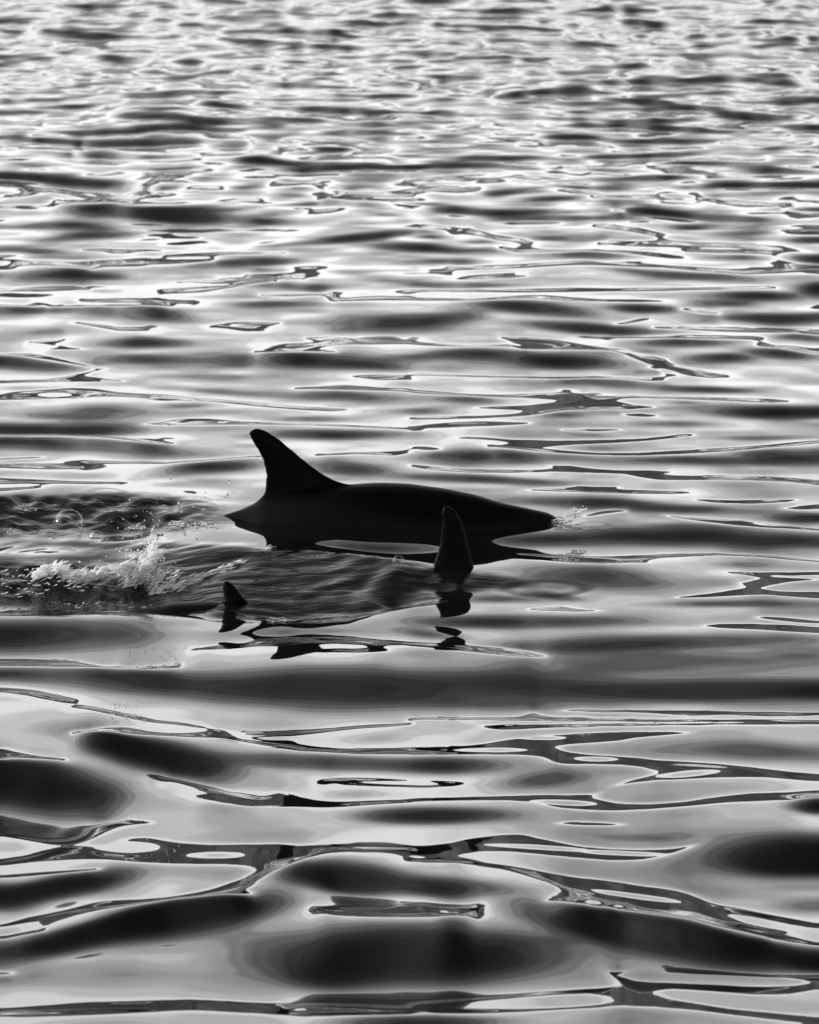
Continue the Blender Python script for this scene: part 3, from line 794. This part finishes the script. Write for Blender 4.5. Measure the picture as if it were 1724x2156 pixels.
def make_dolphin(lead, trail, body, label, loc, yaw=0.0, pitch=0.0, scale=1.0, group=None):
    bm = bmesh.new()
    rings = []
    xs_ = np.linspace(body[0][0], body[-1][0], 70)
    for x in xs_:
        top, th, hw = interp(body, x, 1), interp(body, x, 2), interp(body, x, 3)
        zc = top - th * 0.5
        ring = []
        for k in range(28):
            a = 2 * math.pi * k / 28
            ring.append((x, hw * math.sin(a), zc + 0.5 * th * math.cos(a)))
        rings.append(ring)
    loft(bm, rings)
    fin_section(bm, lead, trail, 0.040, 0.008)
    zt = interp(body, body[0][0], 1) - 0.03
    x0 = body[0][0]
    for s in (-1, 1):      # flukes
        secs = []
        for f, xl, xt, th in ((0, 0.10, -0.06, 0.022), (0.4, 0.03, -0.07, 0.016), (0.75, -0.05, -0.11, 0.010), (1.0, -0.115, -0.135, 0.004)):
            secs.append([(x0 + xt + (xl - xt) * (0.5 + 0.5 * math.cos(a)), s * 0.26 * f, zt - 0.02 * f + th * math.sin(a)) for a in [2 * math.pi * k / 10 for k in range(10)]])
        loft(bm, secs)
        xb, zb, yb = 0.30, interp(body, 0.30, 1) - 0.27, 0.12      # flippers
        secs = []
        for f, xl, xt, th in ((0, 0.06, -0.05, 0.016), (0.4, 0.02, -0.09, 0.013), (0.8, -0.08, -0.14, 0.008), (1.0, -0.14, -0.16, 0.004)):
            secs.append([(xb + xt + (xl - xt) * (0.5 + 0.5 * math.cos(a)), s * (yb + 0.20 * f), zb - 0.10 * f + th * math.sin(a)) for a in [2 * math.pi * k / 10 for k in range(10)]])
        loft(bm, secs)
    bmesh.ops.recalc_face_normals(bm, faces=bm.faces)
    raw = bpy.data.meshes.new('dolphin_raw')
    bm.to_mesh(raw); bm.free()
    tmp = bpy.data.objects.new('dolphin_raw', raw); col.objects.link(tmp)
    md = tmp.modifiers.new('r', 'REMESH'); md.mode = 'VOXEL'; md.voxel_size = 0.0065
    ms = tmp.modifiers.new('s', 'CORRECTIVE_SMOOTH'); ms.iterations = 11; ms.use_only_smooth = True
    dg = bpy.context.evaluated_depsgraph_get()
    me = bpy.data.meshes.new_from_object(tmp.evaluated_get(dg))
    bpy.data.objects.remove(tmp); bpy.data.meshes.remove(raw)
    me.name = 'dolphin'
    o = link('dolphin', me, SKIN, label=label, category='dolphin', group=group)
    o.location = loc
    o.rotation_euler = (0, -pitch, yaw)
    o.scale = (scale,) * 3
    # eyes: on the head just above the mouth line
    xe = 0.52
    te, the, hwe = interp(body, xe, 1), interp(body, xe, 2), interp(body, xe, 3)
    for s in (-1, 1):
        eb = bmesh.new()
        bmesh.ops.create_uvsphere(eb, u_segments=12, v_segments=8, radius=0.014)
        em = bpy.data.meshes.new('eye'); eb.to_mesh(em); eb.free()
        e = link('eye', em, SKIN, parent=o)
        e.location = (xe, s * hwe * 0.90, te - the * 0.66)
    return o


main_at = on_water(800, 1105)
SC = F_PX / math.hypot(main_at.y, CAM_H)
cosd = math.cos(math.atan2(CAM_H, main_at.y))


def fin_points(pts):
    return [((u - 800) / SC, (1105 - v) / (SC * cosd)) for u, v in pts]


make_dolphin(fin_points(FIN_MAIN['lead']), fin_points(FIN_MAIN['trail']), BODY,
             'black dolphin with its whole back and tall curved fin out of the water', main_at)

# second animal: submerged, only an upright narrow fin shows in front of the first one's head
a2 = surface_at(952, 1192)
s2 = F_PX / math.hypot(a2.y, CAM_H)
lead2 = [(1030, 1225), (1004, 1207), (998, 1190), (991, 1165), (984, 1135), (975, 1102), (962, 1078), (950, 1066), (941, 1062)]
trail2 = [(880, 1225), (902, 1207), (910, 1187), (918, 1165), (925, 1138), (928, 1105), (927, 1082), (928, 1070), (934, 1063)]
OFF = -0.22
cv = lambda pts, u0, v0, s: [((u - u0) / s + OFF, (v0 - v) / (s * 0.98) + 0.175) for u, v in pts]
o2 = make_dolphin(cv(lead2, 952, 1192, s2), cv(trail2, 952, 1192, s2), BODY,
                  'submerged dolphin showing only an upright fin before the larger dolphin\'s head', a2 + Vector((-OFF, 0, -0.175)))

# third animal: just under the surface, small fin tip by the splash
a3 = surface_at(488, 1256) - Vector((0, 0, 0.020))
s3 = F_PX / math.hypot(a3.y, CAM_H)
lead3 = [(560, 1285), (540, 1268), (522, 1255), (512, 1244), (503, 1231), (495, 1221), (487, 1214), (480, 1210), (476, 1209)]
trail3 = [(455, 1290), (462, 1275), (467, 1262), (469, 1250), (469, 1238), (467, 1226), (466, 1217), (468, 1212), (472, 1209)]
PITCH3 = R(-11)                 # nose down, so that the back breaks the surface behind the fin


def cv3(pts):
    out = []
    c, q = math.cos(PITCH3), math.sin(PITCH3)
    for u, v in pts:
        x, z = (u - 488) / s3, (1256 - v) / (s3 * 0.98)
        out.append((x * c + z * q + OFF, -x * q + z * c + 0.138))
    return out


c3, q3 = math.cos(PITCH3), math.sin(PITCH3)
o3 = make_dolphin(cv3(lead3), cv3(trail3), BODY,
                  'submerged dolphin showing a dark strip of back and small fin beside the white splash',
                  a3 - Vector((OFF * c3 - 0.138 * q3, 0, OFF * q3 + 0.138 * c3)), pitch=PITCH3)


# ------------------------------------------------------------------ spray, foam, bubbles
class Strands:
    """tapered, slightly crooked threads of water, joined into one mesh"""
    def __init__(self):
        self.v, self.f = [], []

    def thread(self, a, b, r, bend=0.25, rings=6, sides=5, flat=1.0):
        d = b - a
        ln = d.length
        if ln < 1e-5:
            return
        t = d.normalized()
        s1 = t.orthogonal().normalized(); s2 = t.cross(s1)
        if flat > 1:
            s1 = t.cross(Vector((rnd.uniform(-0.5, 0.5), 1, rnd.uniform(-0.3, 0.6)))).normalized(); s2 = t.cross(s1)
        off = (s1 * rnd.uniform(-1, 1) + s2 * rnd.uniform(-1, 1)) * bend * ln
        base = len(self.v)
        ph = rnd.uniform(0, 6)
        for i in range(rings):
            f = i / (rings - 1)
            c = a + d * f + off * (f * (1 - f) * 1.6)
            rr = r * max(0.10, math.sin(math.pi * (0.06 + 0.88 * f)) ** 0.7) * (0.75 + 0.45 * math.sin(ph + f * 9))
            for k in range(sides):
                an = 2 * math.pi * k / sides
                self.v.append(c + s1 * (rr * flat * math.cos(an)) + s2 * (rr * math.sin(an)))
        for i in range(rings - 1):
            for k in range(sides):
                p = base + i * sides + k; q = base + i * sides + (k + 1) % sides
                self.f.append((p, q, q + sides, p + sides))
        self.f.append(tuple(base + k for k in reversed(range(sides))))
        self.f.append(tuple(base + (rings - 1) * sides + k for k in range(sides)))

    def drop(self, c, r, stretch=1.0):
        base = len(self.v)
        n, m = 6, 4
        for i in range(m + 1):
            th = math.pi * i / m
            for k in range(n):
                an = 2 * math.pi * k / n
                self.v.append(c + Vector((r * math.sin(th) * math.cos(an), r * math.sin(th) * math.sin(an), r * stretch * math.cos(th))))
        for i in range(m):
            for k in range(n):
                p = base + i * n + k; q = base + i * n + (k + 1) % n
                self.f.append((p, p + n, q + n, q))

    def mesh(self, name):
        me = bpy.data.meshes.new(name)
        me.from_pydata([tuple(p) for p in self.v], [], self.f)
        me.update()
        return me


def jit(s):
    return Vector((rnd.gauss(0, s), rnd.gauss(0, s * 1.6), rnd.gauss(0, s)))


yS = surface_at(300, 1252).y
foam, clear = Strands(), Strands()


def pick():
    return foam if rnd.random() < 0.86 else clear


def spray(u, v, du, dv, ln, r, spread=0.008, depth=0.0):
    """one thread starting at u, v and running du, dv (picture units) in the splash"""
    a = at_depth(u, v, yS + depth) + jit(spread)
    b = at_depth(u + du * ln, v + dv * ln, yS + depth) + jit(spread * 1.5)
    pick().thread(a, b, r)


# low ridge of tumbling white water
for i in range(130):
    f = rnd.random()
    u = 58 + 200 * f + rnd.gauss(0, 6)
    crest = 1212 - 8 * math.sin(f * 9) - 10 * f
    v = crest + abs(rnd.gauss(0, 1)) * 8
    spray(u, v + 6, rnd.uniform(16, 40), rnd.uniform(-24, -4), rnd.uniform(0.6, 1.2), rnd.uniform(0.0014, 0.0036), 0.003, rnd.uniform(-0.06, 0.06))
# the jet that leans to the right
for i in range(100):
    f = rnd.random() ** 1.3
    u = 268 + 52 * f ** 0.8 + rnd.gauss(0, 9) * (1 - 0.7 * f)
    v = 1226 - 78 * f + rnd.gauss(0, 5)
    spray(u, v, 10 + rnd.uniform(-6, 8), -22 + rnd.uniform(-8, 8), rnd.uniform(0.5, 1.3), rnd.uniform(0.0016, 0.0042) * (1.1 - 0.5 * f), 0.005, rnd.uniform(-0.05, 0.05))
# the curl that falls off it
for i in range(130):
    a = rnd.uniform(0, 1)
    u = 250 + 128 * a + rnd.gauss(0, 5)
    top = 1196 + 34 * (a - 0.55) ** 2 * 4
    bot = 1232 + 34 * min(1, a * 1.15)
    v = top + (bot - top) * rnd.random() ** 0.75
    spray(u, v, rnd.uniform(12, 34), rnd.uniform(-26, -3), rnd.uniform(0.5, 1.2), rnd.uniform(0.0013, 0.0034), 0.003, rnd.uniform(-0.08, 0.04))
for i in range(80):
    u = rnd.uniform(308, 378); v = rnd.uniform(1243, 1266)
    spray(u, v, rnd.uniform(6, 26), rnd.uniform(-15, 2), 1.0, rnd.uniform(0.0020, 0.0045), 0.004, rnd.uniform(-0.08, 0.0))
# torn sheets and drops
for i in range(120):
    f = rnd.random()
    if i < 52:
        u = 62 + 195 * f; v = 1218 - 8 * math.sin(f * 9) - 8 * f; du, dv = rnd.uniform(18, 44), rnd.uniform(-20, -2)
    elif i < 84:
        u = 264 + 46 * f; v = 1232 - 66 * f; du, dv = rnd.uniform(6, 16), rnd.uniform(-34, -14)
    else:
        u = 296 + 70 * f; v = rnd.uniform(1205, 1262); du, dv = rnd.uniform(2, 26), rnd.uniform(-18, 14)
    d = yS + rnd.uniform(-0.07, 0.05)
    (foam if rnd.random() < 0.8 else clear).thread(at_depth(u, v, d) + jit(0.004), at_depth(u + du, v + dv, d + rnd.uniform(-0.03, 0.03)), rnd.uniform(0.0016, 0.0028), 0.3, 9, 8, rnd.uniform(2.2, 4.2))
for i in range(420):
    f = rnd.random()
    if rnd.random() < 0.5:
        u = 55 + 220 * f; v = 1206 - 10 * f - abs(rnd.gauss(0, 9)) + 8
    else:
        u = 300 + rnd.gauss(0, 30); v = 1225 - 70 * f + rnd.gauss(0, 14)
    pick().drop(at_depth(u, v, yS + rnd.uniform(-0.10, 0.08)), 0.0008 + 0.0034 * rnd.random() ** 3, rnd.uniform(0.8, 1.4))
# lumps of white water at its core
for i in range(150):
    f = rnd.random()
    if rnd.random() < 0.45:
        u = 62 + 200 * f; v = 1214 - 9 * math.sin(f * 9) - 8 * f + rnd.gauss(0, 4)
    elif rnd.random() < 0.6:
        u = 310 + 64 * f; v = rnd.uniform(1238, 1264)
    else:
        u = 268 + 50 * f; v = 1228 - 60 * f + rnd.gauss(0, 5)
    c = at_depth(u, v, yS + rnd.uniform(-0.10, 0.06))
    for k in range(3):
        foam.thread(c + jit(0.005), c + jit(0.004) + Vector((rnd.uniform(0.02, 0.06), 0, rnd.uniform(0.004, 0.034))), rnd.uniform(0.003, 0.006), 0.12)
# threads trailing towards the small fin
for i in range(120):
    f = rnd.random()
    u = 385 + 165 * f; v = 1224 - 62 * f ** 1.3 + rnd.gauss(0, 2.5)
    p = surface_at(u, v); q = surface_at(u + rnd.uniform(14, 34), v - rnd.uniform(4, 11))
    lift = Vector((0, 0, 0.004))
    pick().thread(p + lift, q + lift, rnd.uniform(0.0012, 0.0030), 0.12)
splash = bpy.data.objects.new('splash', None)
col.objects.link(splash)
splash.location = surface_at(300, 1255)
splash['label'] = 'white splash with a leaning jet behind the small fin'
splash['category'] = 'splash'
for nm, st, mt in (('foam', foam, FOAM), ('spray', clear, CLEAR)):
    o = link(nm, st.mesh(nm), mt, parent=splash, kind='stuff')
    o.matrix_parent_inverse = Matrix.Translation(-Vector(splash.location))

# water thrown up where the large animal's head goes under
foam, clear = Strands(), Strands()
yS = main_at.y - 0.02
for i in range(70):
    f = rnd.random()
    u = 1138 + 70 * f + rnd.gauss(0, 3); v = 1110 - 26 * f + rnd.gauss(0, 5)
    d = yS + rnd.uniform(-0.06, 0.03)
    ln = rnd.uniform(10, 24)
    (clear if rnd.random() < 0.65 else foam).thread(at_depth(u, v, d), at_depth(u + ln, v - ln * rnd.uniform(0.05, 0.45), d + rnd.uniform(-0.03, 0.03)), rnd.uniform(0.0008, 0.0020), 0.15, 6, 6, rnd.choice((1.0, 2.5)))
for i in range(70):
    f = rnd.random()
    pick().drop(at_depth(1145 + 85 * f + rnd.gauss(0, 5), 1104 - 28 * f + rnd.gauss(0, 6), yS + rnd.uniform(-0.06, 0.04)), 0.0006 + 0.0022 * rnd.random() ** 2)
for i in range(22):
    u = rnd.gauss(1216, 9); v = rnd.gauss(1076, 2.2)
    pick().thread(at_depth(u, v, yS) + jit(0.004), at_depth(u + rnd.uniform(-7, 9), v + rnd.uniform(-4, 3), yS) + jit(0.004), rnd.uniform(0.0020, 0.0046))
bow = bpy.data.objects.new('splash', None)
col.objects.link(bow)
bow.location = surface_at(1190, 1110)
bow['label'] = 'small clear splash at the snout of the large dolphin'
bow['category'] = 'splash'
for nm, st, mt in (('foam', foam, FOAM), ('spray', clear, CLEAR)):
    o = link(nm, st.mesh(nm), mt, parent=bow, kind='stuff')
    o.matrix_parent_inverse = Matrix.Translation(-Vector(bow.location))

# flecks of foam lying on the wakes
fl = Strands()
for (u0, u1, v0, v1, n, r) in ((244, 300, 1108, 1116, 46, 0.0028), (330, 450, 1100, 1112, 70, 0.0024), (560, 605, 1304, 1310, 24, 0.0008),
                               (0, 240, 1060, 1128, 60, 0.0016), (0, 200, 1200, 1262, 70, 0.0020), (120, 330, 1268, 1282, 24, 0.0014), (250, 470, 1040, 1105, 40, 0.0014),
                               (285, 345, 1400, 1410, 22, 0.0012), (228, 300, 1497, 1518, 26, 0.0012)):
    for i in range(n):
        p = surface_at(rnd.uniform(u0, u1), rnd.uniform(v0, v1)) + Vector((0, 0, 0.003))
        q = p + Vector((rnd.uniform(0.004, 0.022), rnd.gauss(0, 0.012), rnd.uniform(-0.001, 0.005)))
        fl.thread(p, q, r * rnd.uniform(0.6, 1.3), 0.3, 4, 5)
link('foam_flecks', fl.mesh('foam_flecks'), FOAM, label='scattered white foam flecks on the churned wakes', category='foam', kind='stuff')

# flying drops
dr = Strands()
spots = [(360, 1000), (345, 1040), (330, 1056), (375, 1057), (382, 1076), (310, 1055), (433, 1038), (75, 1072), (50, 1070), (16, 1118), (105, 1131), (410, 1100),
         (482, 1014)]
for (u, v) in spots:
    dr.drop(at_depth(u, v, on_water(u, max(v + 30, 900)).y if v < 1300 else on_water(u, v + 14).y), rnd.uniform(0.0030, 0.0052), rnd.uniform(0.9, 1.8))
for i in range(50):
    u = 300 + rnd.gauss(0, 26); v = 1150 - abs(rnd.gauss(0, 42))
    dr.drop(at_depth(u, v, yS - 1.0 + rnd.uniform(-0.15, 0.15)), rnd.uniform(0.0010, 0.0026), rnd.uniform(1.0, 2.2))
link('spray_droplets', dr.mesh('spray_droplets'), CLEAR, label='tiny clear drops flying above the wakes', category='drops', kind='stuff')


def bubble(u, v, r, label):
    bm = bmesh.new()
    bmesh.ops.create_uvsphere(bm, u_segments=28, v_segments=18, radius=r)
    bmesh.ops.delete(bm, geom=[q for q in bm.verts if q.co.z < -0.25 * r], context='VERTS')
    me = bpy.data.meshes.new('bubble'); bm.to_mesh(me); bm.free()
    o = link('bubble', me, FILM, label=label, category='bubble', group='bubbles floating on the wakes')
    o.location = surface_at(u, v) + Vector((0, 0, 0.1 * r))
    rim = bmesh.new()      # wet collar where the film meets the sea, broken into short beads of water
    st = Strands()
    n = 14
    for i in range(n):
        if rnd.random() < 0.35:
            continue
        a0 = 2 * math.pi * i / n; a1 = a0 + 0.34
        rr = r * 0.985
        st.thread(Vector((rr * math.cos(a0), rr * math.sin(a0), -0.08 * r)), Vector((rr * math.cos(a1), rr * math.sin(a1), -0.06 * r)), r * 0.055, 0.05)
    rim.free()
    link('collar', st.mesh('collar'), CLEAR, parent=o, kind='stuff')
    return o


bubble(145, 1108, 0.056, 'large clear bubble dome floating on the wake at the left')
bubble(838, 1184, 0.021, 'clear round bubble between the upright fin and the small fin')
bubble(203, 1134, 0.026, 'low clear bubble below and right of the large bubble dome')
bubble(612, 1172, 0.008, 'small bubble on the crest above the small fin')
bubble(476, 1172, 0.009, 'small bubble in the dark trough right of the splash jet')
